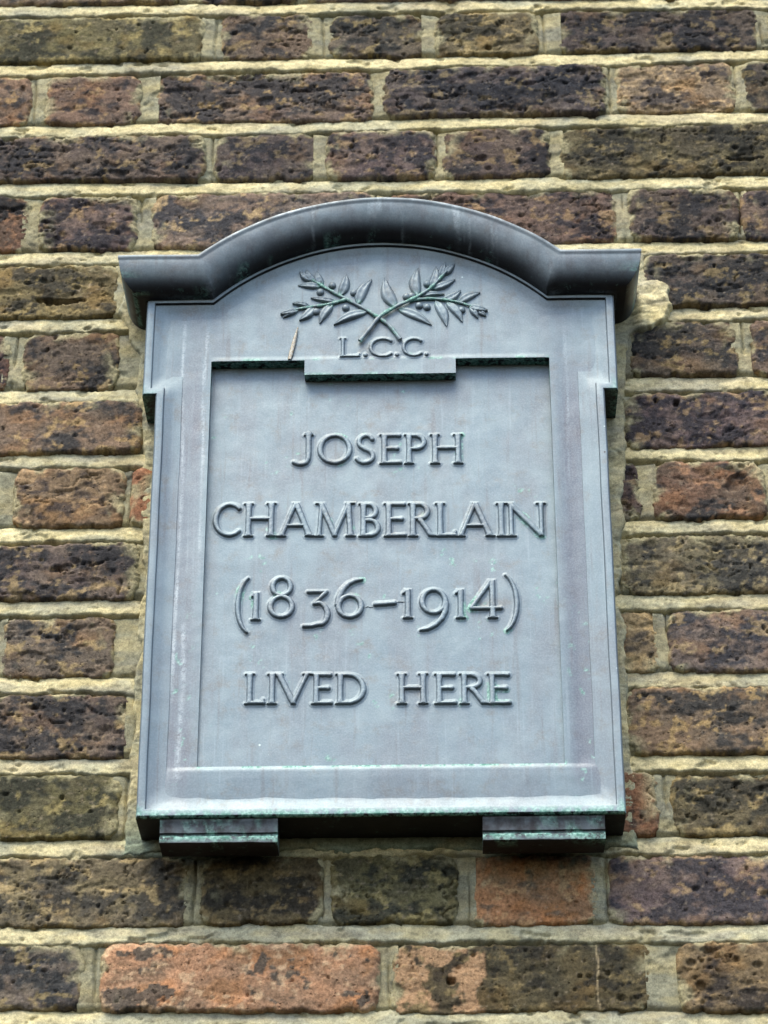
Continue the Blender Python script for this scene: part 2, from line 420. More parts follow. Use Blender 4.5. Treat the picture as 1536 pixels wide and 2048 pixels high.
for j in range(-2, 18):
    fine = 0 <= j <= 14
    segs = ((XL, -.445, .004), (-.445, .36, CELL), (.36, XR, .004)) if fine else ((XL, XR, .004),)
    Vs, Fs, Cs, off = [], [], [], 0
    xs = np.concatenate([np.arange(a, b, c) for a, b, c in segs])
    nzz = 20 if fine else 7
    t = np.linspace(-1, 1, nzz)
    X = np.repeat(xs[None], nzz, 0); T = np.repeat(t[:, None], len(xs), 1)
    s = j*5.3+100
    hh = .0122
    zc = jz(j, X)+.0022*fbm(X*8, X*0+j, s)+.0008*gn(X*45, X*0, s+2)
    Z = zc+T*hh
    # struck joint: recessed at its upper edge, standing proud at the lower cut edge
    low = -.62+.22*fbm(X*20, X*0+3, s+5)+.09*gn(X*150, X*0, s+7)
    hgt = .55+.15*gn(X*12, X*0+9, s+6)
    tt = np.clip((T-low)/(hgt-low), 0, 1)
    Y = -.0006+.0040*tt**1.6+.0016*fbm(X*14, Z*26, s+8)
    Y += np.where(T < low, (low-T)*hh*2.6, 0)
    Y += .0035*sst(hgt, hgt+.3, T)
    Y -= .0004*fbm(X*330, Z*330, s+11, 3)+.0005*fbm(X*90, Z*160, s+12, 4)
    Y += .0030*sst(.36, .56, fbm(X*36, Z*70, s+15, 4))+.0006*sst(.1, .5, fbm(X*130, Z*200, s+16, 3))             # lost chips
    gz = sst(2.60, 2.30, Z)*.25+.5*sst(2.42, 2.36, Z)*sst(-.25, -.1, X)*sst(.16, .1, X)
    grn = .75*sst(2.43, 2.40, Z)*sst(2.36, 2.39, Z)*np.maximum(sst(.02, .05, X)*sst(.16, .13, X), sst(-.28, -.25, X)*sst(-.10, -.14, X))*sst(-.1, .3, fbm(X*40, Z*40, 403)+.2)
    col = mortar_col(X, Z, s, gz-.12, grn)
    V = np.stack([X, Y, Z], -1).reshape(-1, 3)
    F = grid_faces(len(xs), nzz)
    # nothing of the joint is needed deep behind the plaque
    if 4 < j < 12:
        cx = X[:-1, :-1].reshape(-1); F = F[(cx < -.235) | (cx > .15)]
    V, F, A = compact(V, F, {'tint': col.reshape(-1, 3)})
    zo = float(V[:, 2].mean())
    me = mesh_np('bed_joint', V-np.array((0, 0, zo)), F, A)
    link('bed_joint', me, M_MORTAR, wall, (0, 0, zo))
def perpend(x0, x1, j, s, cell):
    xc = (x0+x1)/2; zt, zb = jz(j, xc)-.004, jz(j+1, xc)+.004
    hw = (x1-x0)/2+.0035
    nx = max(5, int(2*hw/cell)); nz = max(6, int((zt-zb)/cell))
    X, Z = np.meshgrid(np.linspace(-hw, hw, nx), np.linspace(zb-(zt+zb)/2, zt-(zt+zb)/2, nz))
    rs = np.random.RandomState(int(s*10))
    side = rs.choice((-1, 1))
    Y = .0020+.007*sst((zt-zb)/2-.009, (zt-zb)/2-.001, np.abs(Z))+.0016*side*X/hw+.0009*fbm(X*40, Z*40, s)-.0005*fbm(X*300, Z*300, s+2, 3)-.0005*fbm(X*120, Z*30, s+5, 3)
    if rs.rand() < .7:
        gx = rs.uniform(-.004, .004)+.0012*gn(Z*30, Z*0, s+3)+rs.uniform(-.05, .05)*Z
        Y += .0045*sst(.0015, .0003, np.abs(X-gx))*sst(-.45, -.1, gn(Z*25, Z*0+5, s+7))
    Y += .002*sst(.35, .60, fbm(X*45, Z*45, s+15, 3))
    col = mortar_col(X+xc, Z+zt, s, .40)*.74
    V = np.stack([X, Y, Z], -1).reshape(-1, 3)
    me = mesh_np('upright_joint', V, grid_faces(nx, nz), {'tint': col.reshape(-1, 3)})
    link('upright_joint', me, M_MORTAR, wall, (xc, 0, (zt+zb)/2))
for j, row in joints_x.items():
    for i in range(len(row)-1):
        a, b = row[i][1], row[i+1][0]
        if b-a > .08:
            perpend(a, -.243, j, j*3.7+i*1.9+500, CELL); perpend(.157, b, j, j*3.7+i*1.9+520, CELL); continue
        vis = -.45 < (a+b)/2 < .36
        perpend(a, b, j, j*3.7+i*1.9+300, CELL if vis else .004)

SUR = np.array([(-.2905,3.000),(-.2905,2.94),(-.282,2.925),(-.272,2.895),(-.2637,2.8153),(-.2590,2.74),(-.2560,2.6464),(-.2575,2.52),(-.2590,2.44),(-.2590,2.3985),(-.225,2.397),(-.12,2.3985),
  (.0,2.398),(.1,2.3975),(.172,2.3980),(.1725,2.45),(.1722,2.5565),(.1690,2.6332),(.1760,2.72),(.1825,2.7821),(.1848,2.8681),(.1895,2.905),(.221,2.914),(.230,2.938),(.229,2.960),(.2096,2.9771),(.206,3.0)])
def poly_sdf(P, X, Z):
    d = np.full(X.shape, 1e9); ins = np.zeros(X.shape, bool)
    n = len(P)
    for i in range(n):
        a, b = P[i], P[(i+1) % n]
        ex, ez = b-a; wx, wz = X-a[0], Z-a[1]
        t = np.clip((wx*ex+wz*ez)/(ex*ex+ez*ez), 0, 1)
        d = np.minimum(d, (wx-ex*t)**2+(wz-ez*t)**2)
        c = ((a[1] <= Z) & (b[1] > Z)) | ((b[1] <= Z) & (a[1] > Z))
        with np.errstate(divide='ignore', invalid='ignore'):
            xi = a[0]+(Z-a[1])/(b[1]-a[1] if b[1] != a[1] else 1e-9)*(b[0]-a[0])
        ins ^= c & (X < xi)
    return np.sqrt(d)*np.where(ins, -1, 1)
def build_surround():
    xs = np.arange(-.305, .245, CELL); zs = np.arange(2.385, 3.012, CELL)
    X, Z = np.meshgrid(xs, zs); s = 777
    d = poly_sdf(SUR, X, Z)+.0022+.0050*fbm(X*28, Z*28, s)+.0009*fbm(X*200, Z*200, s+1)
    Y = -.0022+.0014*fbm(X*20, Z*20, s+2)-.0004*fbm(X*300, Z*300, s+3, 3)-.0008*fbm(X*90, Z*120, s+4)
    Y += np.where(d > -.002, (d+.002)**1*2.6, 0)+np.where(d > 0, d*3, 0)
    Y += .0030*sst(.0012, .0002, np.abs(gn(X*16, Z*46, s+6))*.022)*.35         # hair cracks
    lump = sst(.188, .200, X)*sst(2.898, 2.915, Z)*sst(2.972, 2.955, Z)
    Y -= lump*(.0055+.0020*fbm(X*60, Z*60, s+41))
    green = .85*sst(2.455, 2.405, Z+.012*fbm(X*30, Z*30, s+8))
    col = mortar_col(X, Z, s, .10-.5*sst(.19, .21, X), green)*(.92+.3*lump[..., None])
    deep = (np.abs(X[:-1, :-1]+.0425) < .165) & (Z[:-1, :-1] > 2.43) & (Z[:-1, :-1] < 2.985)
    keep = (d[:-1, :-1] < .005) & ~deep
    F = grid_faces(len(xs), len(zs), keep)
    V = np.stack([X, Y, Z], -1).reshape(-1, 3)
    V, F, A = compact(V, F, {'tint': col.reshape(-1, 3)})
    zo = 2.7
    me = mesh_np('setting_mortar', V-np.array((-.0425, 0, zo)), F, A)
    link('setting_mortar', me, M_MORTAR, wall, (-.0425, 0, zo))
build_surround()

def box_mesh(name, x0, x1, y0, y1, z0, z1, bevel=0):
    bm = bmesh.new(); bmesh.ops.create_cube(bm, size=1)
    for v in bm.verts:
        v.co = Vector((x0 if v.co.x < 0 else x1, y0 if v.co.y < 0 else y1, z0 if v.co.z < 0 else z1))
    if bevel: bmesh.ops.bevel(bm, geom=bm.edges[:], offset=bevel, segments=2, affect='EDGES', profile=.6)
    me = bpy.data.meshes.new(name); bm.to_mesh(me); bm.free(); return me
core = box_mesh('mortar_core', XL, XR, .0125, .11, 2.10, 3.46)
at = core.attributes.new('tint', 'FLOAT_COLOR', 'POINT')
for d in at.data: d.color = (.25, .22, .15, 1)
link('mortar_core', core, M_MORTAR, wall, (0, 0, 0))

# ------------------------------------------------------------------ the plaque
CX = -.0425
plaque = link('memorial_plaque', None, None, None, (CX, 0, 2.4115)); plaque.empty_display_size = .1
tag(plaque, 'slate grey bronze memorial plaque with arched cornice, crossed laurels and raised lettering', 'plaque')
P0 = np.array((CX, 0, 2.4115))
def part(name, V, F, parent=None, attrs=None, smooth=True, origin=None, z_attr=True):
    V = np.asarray(V, float)
    o0 = V.mean(0) if origin is None else np.array(origin)
    attrs = attrs or {}
    attrs.setdefault('verdigris', np.zeros(len(V))); attrs.setdefault('limescale', np.zeros(len(V))); attrs.setdefault('violet', np.zeros(len(V))); attrs['oxide'] = np.full(len(V), {'bracket': 1., 'cornice': .42, 'opening_edge': .35}.get(name, 0.)); attrs['underside_shade'] = np.full(len(V), .15 if name in ('letter', 'numeral', 'hyphen', 'round_bracket', 'full_stop') else (.3 if name in ('leaf', 'berry', 'twig', 'laurel_branch') else .9))
    me = mesh_np(name, V-o0, F, attrs, smooth)
    return link(name, me, M_BRONZE, parent or plaque, o0)
def autosmooth(o, ang=35):
    me = o.data; me.update()
    bm = bmesh.new(); bm.from_mesh(me)
    for e in bm.edges:
        if len(e.link_faces) == 2: e.smooth = e.calc_face_angle(0) < math.radians(ang)
    bm.to_mesh(me); bm.free()

# cornice: ovolo swept along the shoulders and the arch, returned to the wall at both ends
ZC = 2.7572                                   # centre of all the arch circles
def arc_line(off, n=170):
    """path of the moulding at a distance off below its top line: junction, arch, junction"""
    R = .2553-off; zl = 2.9520-off
    c = math.sqrt(R*R-(zl-ZC)**2); a = math.asin(c/R)
    an = np.linspace(-a, a, n)
    return [(R*math.sin(t), ZC+R*math.cos(t)) for t in an], zl
prof = [(0.0, -.001), (0.0, -.0745), (.0005, -.0757), (.0016, -.0762), (.0036, -.0760), (.0046, -.0752)]
for k in range(1, 25):
    a = k/24*math.pi/2
    prof.append((.0046+.0300*math.sin(a)**1.0, -.0752+.0222*(1-math.cos(a))))
prof += [(.0346, -.0515)]
cols = []
for o, y in prof:
    pts, zl = arc_line(o)
    hw = .238-(y+.0762) if y < -.01 else .238
    hw = min(hw, .238)
    row = [(-hw, zl, -.001), (-hw, zl, y)]
    c0 = pts[0][0]
    row += [(-hw+(c0+hw)*t, zl, y) for t in (.25, .5, .75, .92)]
    row += [(x, z, y) for x, z in pts]
    row += [(-x, z_, y_) for x, z_, y_ in row[:6][::-1]]
    cols.append(row)
A = np.array(cols); npf, nc, _ = A.shape
V = np.stack([A[..., 0]+CX, A[..., 2], A[..., 1]], -1).reshape(-1, 3)
# dented, hand-finished
V[:, 2] += .0006*gn(V[:, 0]*14, V[:, 1]*60, 3)*(V[:, 1] < -.03)
V[:, 1] += .0005*gn(V[:, 0]*22, V[:, 2]*40, 9)*(V[:, 1] < -.03)
i = np.arange(npf*nc).reshape(npf, nc)
F = np.stack([i[:-1, :-1], i[1:, :-1], i[1:, 1:], i[:-1, 1:]], -1).reshape(-1, 4)
pz = np.repeat(np.array([p_[0] for p_ in prof])[:, None], nc, 1).ravel()
vd = .45*sst(.024, .034, pz)*sst(.25, .6, fbm(V[:, 0]*50, V[:, 2]*30, 5)) + .9*(np.abs(V[:, 0]-CX) > .2325)*sst(.010, .03, pz)
ls = .5*sst(.004, .0, pz)*sst(.0, .4, fbm(V[:, 0]*60, V[:, 2]*60, 15))+.30*sst(.15, .6, fbm(V[:, 0]*120, V[:, 2]*6, 16))*sst(-.2, .3, fbm(V[:, 0]*25, V[:, 2]*30, 17))*(V[:, 1] < -.05)
cor = part('cornice', V, F, attrs={'verdigris': vd, 'limescale': ls})
autosmooth(cor, 40)

# rim: closed border following the stepped outline, falling inwards in a hollow to the face
def outline():
    R = .226; zl = 2.922
    c = math.sqrt(R*R-(zl-ZC)**2); a = math.asin(c/R)
    P = [(-.2005, 2.4115), (.2005, 2.4115), (.2005, 2.8165), (.2125, 2.8165), (.2125, zl)]
    an = np.linspace(a, -a, 49)
    P += [(R*math.sin(t), ZC+R*math.cos(t)) for t in an]
    P += [(-.2125, zl), (-.2125, 2.8165), (-.2005, 2.8165)]
    return np.array(P)
OUT = outline()
def inset(P, dist):
    n = len(P); Q = np.zeros_like(P)
    for i in range(n):
        a = P[i]-P[i-1]; b = P[(i+1) % n]-P[i]
        a /= np.linalg.norm(a); b /= np.linalg.norm(b)
        na = np.array((-a[1], a[0])); nb = np.array((-b[1], b[0]))
        m_ = na+nb; m_ /= (1+na@nb)
        Q[i] = P[i]+m_*dist
    return Q
def resample(P, step=.012):
    out = []
    for i in range(len(P)):
        a, b = P[i], P[(i+1) % len(P)]
        k = max(1, int(np.linalg.norm(b-a)/step))
        for t in range(k): out.append((i, t/k))
    return out
rim_prof = [(0, -.002), (0, -.0475), (0, -.0490), (.0006, -.0512), (.0016, -.0520), (.0062, -.0520), (.0072, -.0516), (.0078, -.0505), (.0080, -.0488),
            (.0092, -.0484), (.0112, -.0478), (.0136, -.0469), (.0162, -.0461), (.0195, -.0456), (.0230, -.0452), (.0235, -.0430)]
idx = resample(OUT)
rows = []
for dI, y in rim_prof:
    Q = inset(OUT, dI); n = len(Q)
    rows.append([(Q[i0]*(1-t)+Q[(i0+1) % n]*t).tolist()+[y] for i0, t in idx])
A = np.array(rows); nr, nc, _ = A.shape
V = np.stack([A[..., 0]+CX, A[..., 2], A[..., 1]], -1).reshape(-1, 3)
V[:, 0] += .0005*gn(V[:, 2]*16, V[:, 1]*9, 21)*(V[:, 1] < -.03); V[:, 1] += .0003*gn(V[:, 0]*30, V[:, 2]*30, 23)*(V[:, 1] < -.03)
i = np.arange(nr*nc).reshape(nr, nc); ir = np.roll(i, -1, 1)
F = np.stack([i[:-1], ir[:-1], ir[1:], i[1:]], -1).reshape(-1, 4)
dI = np.repeat(np.array([p_[0] for p_ in rim_prof])[:, None], nc, 1).ravel()
bot = sst(2.424, 2.414, V[:, 2])
vd = 1.3*bot*sst(.008, .003, dI)*(V[:, 1] < -.0483)*(.7+.5*sst(-.1, .3, fbm(V[:, 0]*14, V[:, 2]*10, 31)))+.5*(np.abs(V[:, 2]-2.8165) < .003)*sst(.203, .206, np.abs(V[:, 0]-CX))
vd = np.maximum(vd, .5*sst(-.02, -.045, -V[:, 1]*-1)*0)
ls = .22*bot*(dI > .006)
rim = part('rim', V, F, attrs={'verdigris': np.clip(vd, 0, 1), 'limescale': ls})
autosmooth(rim, 38)

# face with the stepped opening of the inscription panel
OX0, OX1, OZ0, OZ1, TX0, TX1, TZ = CX-.1523, CX+.1523, 2.4585, 2.8548, CX-.0680, CX+.0680, 2.8395
FY, PY, PYB = -.0455, -.0335, -.0432        # the panel leans back towards its top
def face_y(X, Z):
    y = FY+.00035*fbm(X*14, Z*14, 61)+.00012*fbm(X*70, Z*70, 62)
    rail = sst(CX-.180, CX-.164, X)*sst(CX+.186, CX+.164, X)*np.clip((Z-2.4215)/.026, 0, 1)*sst(2.4586, 2.4545, Z)
    y = y-.0012*rail
    # side members are slightly hollow
    ax = np.abs(X-CX)
    y = y+.0011*sst(.154, .170, ax)*sst(.194, .178, ax)*sst(2.44, 2.47, Z)*sst(2.90, 2.84, Z)
    # a faint ledge under the initials
    y = y-.0006*sst(2.8590, 2.8560, Z)*sst(2.8300, 2.8310, Z)*sst(.154, .146, ax)
    return y
xs = np.unique(np.round(np.concatenate([np.arange(CX-.2085, CX+.2086, .0016), [OX0, OX1, TX0, TX1]]), 5))
zs = np.unique(np.round(np.concatenate([np.arange(2.4175, 2.985, .0016), [OZ0, OZ1, TZ]]), 5))
X, Z = np.meshgrid(xs, zs); Y = face_y(X, Z)
xm = (X[:-1, :-1]+X[1:, 1:])/2; zm = (Z[:-1, :-1]+Z[1:, 1:])/2
hole = (xm > OX0) & (xm < OX1) & (zm > OZ0) & (zm < OZ1) & ~((xm > TX0) & (xm < TX1) & (zm > TZ))
IN = inset(OUT, .018)+np.array((CX, 0))
keep = ~hole & (poly_sdf(IN, xm, zm) < .003)
F = grid_faces(len(xs), len(zs), keep)
V = np.stack([X, Y, Z], -1).reshape(-1, 3)
crumb = (sst(.0030, .0008, np.abs(Z-OZ0))*(X > OX0-.002)*(X < OX1+.002))*sst(-.2, .0, fbm(X*55, Z*20, 71))
crumb = np.maximum(crumb, .85*sst(.0036, .0005, Z-OZ1)*(Z > OZ1-.0005)*(X > OX0)*(X < OX1)*sst(.0, .3, fbm(X*40, Z*20, 72)))
crumb = np.maximum(crumb, .6*sst(.0030, .0006, np.abs(Z-TZ))*(X > TX0)*(X < TX1)*sst(.0, .3, fbm(X*30, Z*20, 73)))
spots = sst(.42, .55, fbm(X*120, Z*90, 74))*sst(2.66, 2.50, Z)*sst(.15, .17, np.abs(X-CX))
drip = 0
for xd, wd, z0, z1, st_, sd_ in ((-.2175, .0011, 2.50, 2.905, .62, 1), (-.2005, .0010, 2.62, 2.90, .5, 2), (-.2105, .0016, 2.42, 2.60, .6, 3), (.1235, .0009, 2.70, 2.905, .3, 4), (.139, .0011, 2.44, 2.84, .3, 5)):
    xx = xd+.0035*gn(Z*9, Z*0+sd_, 80+sd_)
    drip = np.maximum(drip, st_*sst(wd*1.8, wd*.3, np.abs(X-xx))*sst(z0, z0+.06, Z)*sst(z1, z1-.02, Z)*(.55+.6*gn(Z*40, Z*0, 90+sd_)))
fr = part('face', V, F, attrs={'verdigris': np.clip(np.maximum(crumb, spots), 0, 1).ravel(), 'limescale': np.clip(drip, 0, 1).ravel(), 'violet': (sst(.153, .165, np.abs(X-CX))*sst(2.425, 2.46, Z)*sst(2.88, 2.80, Z)).ravel()}, origin=(CX, FY, 2.7))
# drop the vertices that no face uses
bm = bmesh.new(); bm.from_mesh(fr.data)
bmesh.ops.delete(bm, geom=[v for v in bm.verts if not v.link_faces], context='VERTS'); bm.to_mesh(fr.data); bm.free()
# returns of the opening
loop = [(OX0, OZ0), (OX1, OZ0), (OX1, OZ1), (TX1, OZ1), (TX1, TZ), (TX0, TZ), (TX0, OZ1), (OX0, OZ1)]
V, F = [], []
for a, b in zip(loop, loop[1:]+loop[:1]):
    k = max(2, int(math.hypot(b[0]-a[0], b[1]-a[1])/.003))
    for q in range(k):
        p0 = [a[c]+(b[c]-a[c])*q/k for c in (0, 1)]; p1 = [a[c]+(b[c]-a[c])*(q+1)/k for c in (0, 1)]
        n = len(V)
        y0 = float(face_y(np.array(p0[0]), np.array(p0[1]))); y1 = float(face_y(np.array(p1[0]), np.array(p1[1])))
        V += [(p0[0], y0, p0[1]), (p1[0], y1, p1[1]), (p1[0], PY+.003, p1[1]), (p0[0], PY+.003, p0[1])]; F.append((n, n+1, n+2, n+3))
part('opening_edge', V, F, smooth=False, origin=(CX, FY, 2.65), attrs={'verdigris': np.array([.75 if v[2] > 2.83 else .25 for v in V])})

def panel_y(X, Z):
    return PY+(PYB-PY)*(OZ1-Z)/(OZ1-OZ0)+.0004*fbm(X*9, Z*9, 64)+.00012*fbm(X*60, Z*60, 65)
xs = np.arange(OX0-.003, OX1+.0031, .0018); zs = np.arange(OZ0-.003, OZ1+.0031, .0018)
X, Z = np.meshgrid(xs, zs)
vd = .8*sst(.4, .55, fbm(X*140, Z*140, 75))*sst(.35, .5, gn(X*30, Z*30, 76))
part('inscription_panel', np.stack([X, panel_y(X, Z), Z], -1).reshape(-1, 3), grid_faces(len(xs), len(zs)), attrs={'verdigris': vd.ravel()}, origin=(CX, PY, 2.65))

# brackets under the lower edge
def bracket(x0, x1):
    pr = [(-.0005, -.0470), (.0020, -.0472), (.0030, -.0466), (.0120, -.0458), (.0128, -.0440), (.0140, -.0436), (.0150, -.0452), (.0160, -.0462), (.0205, -.0462), (.0213, -.0450), (.0218, -.0300), (.0219, -.0185), (.0150, -.0175)]
    n = 25; xs_ = np.linspace(x0, x1, n)
    V, F = [], []
    for (dz, y) in pr:
        for x in xs_: V.append((x, y+.0005*float(gn(np.array(x*60), np.array(dz*90), 4)), 2.4118-dz-.0004*float(gn(np.array(x*50), np.array(dz*50), 14))))
    m_ = len(pr)
    for a in range(m_-1):
        for b in range(n-1): F.append((a*n+b, (a+1)*n+b, (a+1)*n+b+1, a*n+b+1))
    # end caps back to the wall
    for xi, flip in ((0, 0), (n-1, 1)):
        for a in range(m_-2):
            p, q = V[a*n+xi], V[(a+1)*n+xi]; k = len(V)
            V += [p, q, (p[0], -.0175, q[2]), (p[0], -.0175, p[2])]
            F.append((k, k+3, k+2, k+1) if not flip else (k, k+1, k+2, k+3))
    V = np.array(V); d = 2.4118-V[:, 2]
    vd = np.clip(.95*sst(.0125, .015, d)*sst(.0206, .019, d)+.5*sst(.55, .8, .5+fbm(V[:, 0]*45, V[:, 2]*70, 44)), 0, 1)*(V[:, 1] < -.042)
    o = part('bracket', V, F, attrs={'verdigris': vd}); autosmooth(o, 40); return o
b1 = bracket(-.2232, -.1268); b2 = bracket(.0408, .1405)

# ------------------------------------------------------------------ raised lettering from stroke distance fields
def arc(cx, cy, rx, ry, a0, a1, n=22):
    a = np.radians(np.linspace(a0, a1, n)); return [(cx+rx*math.cos(t), cy+ry*math.sin(t)) for t in a]
def glyph(ch, w_, h_, R):
    """list of strokes: (points in metres, radii), and flat bottom / top clipping"""
    S = []
    def st(pts, rr): S.append(([(p[0]*w_, p[1]*h_) for p in pts], rr))
    def stem(x, y0=0., y1=1., r=1.0, s0=True, s1=True, x1=None):
        x1 = x if x1 is None else x1
        ts = [0, .06, .14, .3, .7, .86, .94, 1]; fl = [1.35 if s0 else 1, 1.22 if s0 else 1, 1.06, 1, 1, 1.06, 1.22 if s1 else 1, 1.35 if s1 else 1]
        st([(x+(x1-x)*t, y0+(y1-y0)*t) for t in ts], [R*r*f for f in fl])
        for on, xx, yy in ((s0, x, y0), (s1, x1, y1)):
            if on:
                e = .42*R; yc = min(max(yy*h_, e), h_-e)/h_
                st([(xx-1.55*R/w_, yc), (xx+1.55*R/w_, yc)], [e*.8, e*.8])
    def bar(x0, x1, y, r=.70, flare=True):
        y = min(max(y*h_, R*r), h_-R*r)/h_
        st([(x0, y), (x0+(x1-x0)*.75, y), (x1, y)], [R*r, R*r, R*r*(1.25 if flare else 1)])
    def ring(pts, thick=1.0, thin=.72, cx=.5, cy=.5, vert=True):
        rr = []
        for p in pts:
            dx, dy = (p[0]-cx)*w_, (p[1]-cy)*h_; c2 = dx*dx/(dx*dx+dy*dy+1e-12)
            rr.append(R*(thin+(thick-thin)*c2))
        st(pts, rr)
    ox, oy = R/w_, R*.75/h_
    clip = True
    if ch == 'J': stem(.72, .30, 1, 1, False, True); ring([(.72, .32), (.71, .18), (.62, .07), (.45, .02), (.25, .02), (.08, .08)], 1, .8, .35, .4); clip = False
    elif ch == 'O': ring(arc(.5, .5, .5-ox, .5-oy, 0, 360, 48))
    elif ch == 'S':
        a = arc(.52, .735, .34, .265-oy, 25, 240, 18); b = arc(.46, .265, .40, .265-oy, 62, -155, 20)
        ring(a+b, .95, .8)
    elif ch == 'E': stem(.24); bar(.24, .93, 1); bar(.24, .84, .52); bar(.24, .97, 0)
    elif ch == 'F': stem(.24); bar(.24, .93, 1); bar(.24, .84, .52)
    elif ch == 'P': stem(.24); ring([(.24, 1-oy)]+arc(.50, .725, .44-ox*.6, .275-oy, 90, -90, 18)+[(.24, .45+oy)], 1, .7, .3, .725)
    elif ch == 'H': stem(.17); stem(.83); bar(.17, .83, .53, .72, False)
    elif ch == 'C': ring(arc(.58, .5, .58-ox, .5-oy, 48, 312, 34), 1, .75, .58)
    elif ch == 'A':
        stem(.10, 0, 1, .78, True, False, .50); stem(.90, 0, 1, 1.05, True, False, .50); bar(.24, .76, .33, .62, False)
    elif ch == 'M':
        stem(.10, 0, .98, .75, True, False, .16); st([(.14, 1), (.5, .06)], [R*1.0]*2); st([(.5, .06), (.86, 1)], [R*.75]*2); stem(.90, 0, .98, 1.0, True, False, .84)
        st([(.02, .985), (.18, .985)], [R*.4]*2); st([(.82, .985), (.98, .985)], [R*.4]*2)
    elif ch == 'B':
        stem(.24); ring([(.24, 1-oy)]+arc(.5, .755, .38-ox*.6, .245-oy, 90, -90, 16)+[(.24, .51+oy)], 1, .7, .3, .755)
        ring([(.24, .53-oy)]+arc(.52, .27, .46-ox*.6, .27-oy, 90, -90, 16)+[(.24, oy)], 1, .7, .3, .27)
    elif ch == 'R':
        stem(.20); ring([(.20, 1-oy)]+arc(.42, .74, .34-ox*.5, .26-oy, 90, -90, 16)+[(.20, .48+oy)], 1, .7, .25, .74)
        st([(.44, .50), (.60, .34), (.80, .08), (.96, .02)], [R*.95, R, R, R*.7])
    elif ch == 'L': stem(.24); bar(.24, .95, 0); st([(.93, .05), (.97, .16)], [R*.7, R*.45])
    elif ch == 'I': stem(.5)
    elif ch == 'N':
        stem(.12, 0, 1, .8, True, False); stem(.90, .04, 1, .8, False, True); st([(.10, .97), (.89, .05)], [R*1.05]*2); st([(.0, .985), (.14, .985)], [R*.4]*2)
    elif ch == 'V': stem(.08, 1, .05, 1.05, True, False, .52); stem(.92, 1, .05, .75, True, False, .52)
    elif ch == 'D': stem(.16); ring([(.16, 1-oy)]+arc(.42, .5, .57-ox, .5-oy, 90, -90, 24)+[(.16, oy)], 1.05, .7, .3, .5)
    elif ch == '1': stem(.55, 0, 1, 1, True, False); st([(.50, .97), (.12, .86)], [R*.9, R*.45])
    elif ch == '8': ring(arc(.5, .75, .38-ox*.5, .25-oy, 0, 360, 36), .95, .75, .5, .75); ring(arc(.5, .28, .5-ox, .28-oy, 0, 360, 36), 1, .75, .5, .28)
    elif ch == '3':
        bar(.18, .86, 1, .65, False); st([(.84, .95), (.40, .64)], [R*.8, R*.7])
        ring([(.40, .64), (.60, .66)]+arc(.52, .36, .48-ox, .30, 66, -60, 16)+[(.55, .09), (.30, .04), (.04, .035)], 1.05, .72, .4, .36)
    elif ch == '6':
        ring(arc(.5, .31, .5-ox, .31-oy, 0, 360, 40), 1, .75, .5, .31); st([(.06, .36), (.10, .52), (.22, .70), (.42, .86), (.66, .95), (.92, .985)], [R*.95, R, R, R*.9, R*.8, R*.6])
    elif ch == '9':
        ring(arc(.5, .69, .5-ox, .31-oy, 0, 360, 40), 1, .75, .5, .69); st([(.94, .64), (.90, .46), (.78, .30), (.56, .15), (.30, .06), (.04, .02)], [R*.95, R, R, R*.9, R*.75, R*.5])
    elif ch == '4': stem(.70, 0, 1, 1, True, False); st([(.66, .97), (.06, .28)], [R*.85, R*.8]); bar(.06, .95, .27, .72, False)
    elif ch == '-': st([(.10, .45), (.90, .60)], [R*.85, R*.8])
    elif ch == '(': st(arc(1.10, .5, 1.0, .52, 112, 248, 24), [R*(.45+.45*math.sin(math.pi*t/23)) for t in range(24)]); clip = False
    elif ch == ')': st(arc(-.10, .5, 1.0, .52, -68, 68, 24), [R*(.45+.45*math.sin(math.pi*t/23)) for t in range(24)]); clip = False
    elif ch == '.': st([(.5, .5), (.52, .5)], [w_*.45]*2); clip = False
    return S, clip
def stroke_sdf(S, X, Z):
    d = np.full(X.shape, 1.)
    for pts, rr in S:
        for (a, b, r0, r1) in zip(pts[:-1], pts[1:], rr[:-1], rr[1:]):
            ex, ez = b[0]-a[0], b[1]-a[1]; L2 = ex*ex+ez*ez+1e-12
            t = np.clip(((X-a[0])*ex+(Z-a[1])*ez)/L2, 0, 1)
            d = np.minimum(d, np.hypot(X-a[0]-ex*t, Z-a[1]-ez*t)-(r0+(r1-r0)*t))
    return d
def letter(ch, x0, x1, z0, z1, R, H, base, name):
    w_, h_ = x1-x0, z1-z0; mg = .0034; c = .00034
    xs = np.arange(-mg, w_+mg, c); zs = np.arange(-mg, h_+mg, c)
    X, Z = np.meshgrid(xs, zs)
    S, clip = glyph(ch, w_, h_, R)
    d = stroke_sdf(S, X, Z)
    if clip: d = np.maximum(d, np.maximum(-Z, Z-h_))
    s = x0*977+z0*313
    d = d+.00022*fbm(X*260, Z*260, s, 3)
    # cast letter: steep flank, soft shoulder, slight fillet at the foot
    h = H*(.84*sst(.00035, -.00060, d)+.16*sst(-.0002, -.0018, d))+.00045*sst(.0030, .0, d)
    h += .00012*fbm(X*300, Z*300, s+4, 3)*sst(.0, -.001, d)
    keep = np.minimum(np.minimum(d[:-1, :-1], d[1:, 1:]), np.minimum(d[1:, :-1], d[:-1, 1:])) < .0030
    Xw, Zw = X+x0, Z+z0
    Y = base(Xw, Zw)-h+.00006+.0005*sst(.0022, .0031, d)
    V = np.stack([Xw, Y, Zw], -1).reshape(-1, 3)
    vdg = (.8*sst(.15, .4, fbm(Xw*35, Zw*35, 55))*sst(-.0012, .0004, d)*sst(.3, .55, gn(Xw*18, Zw*22, 56)+.25)).ravel()
    V, F, A = compact(V, grid_faces(len(xs), len(zs), keep), {'verdigris': vdg})
    return part(name, V, F, attrs=A)
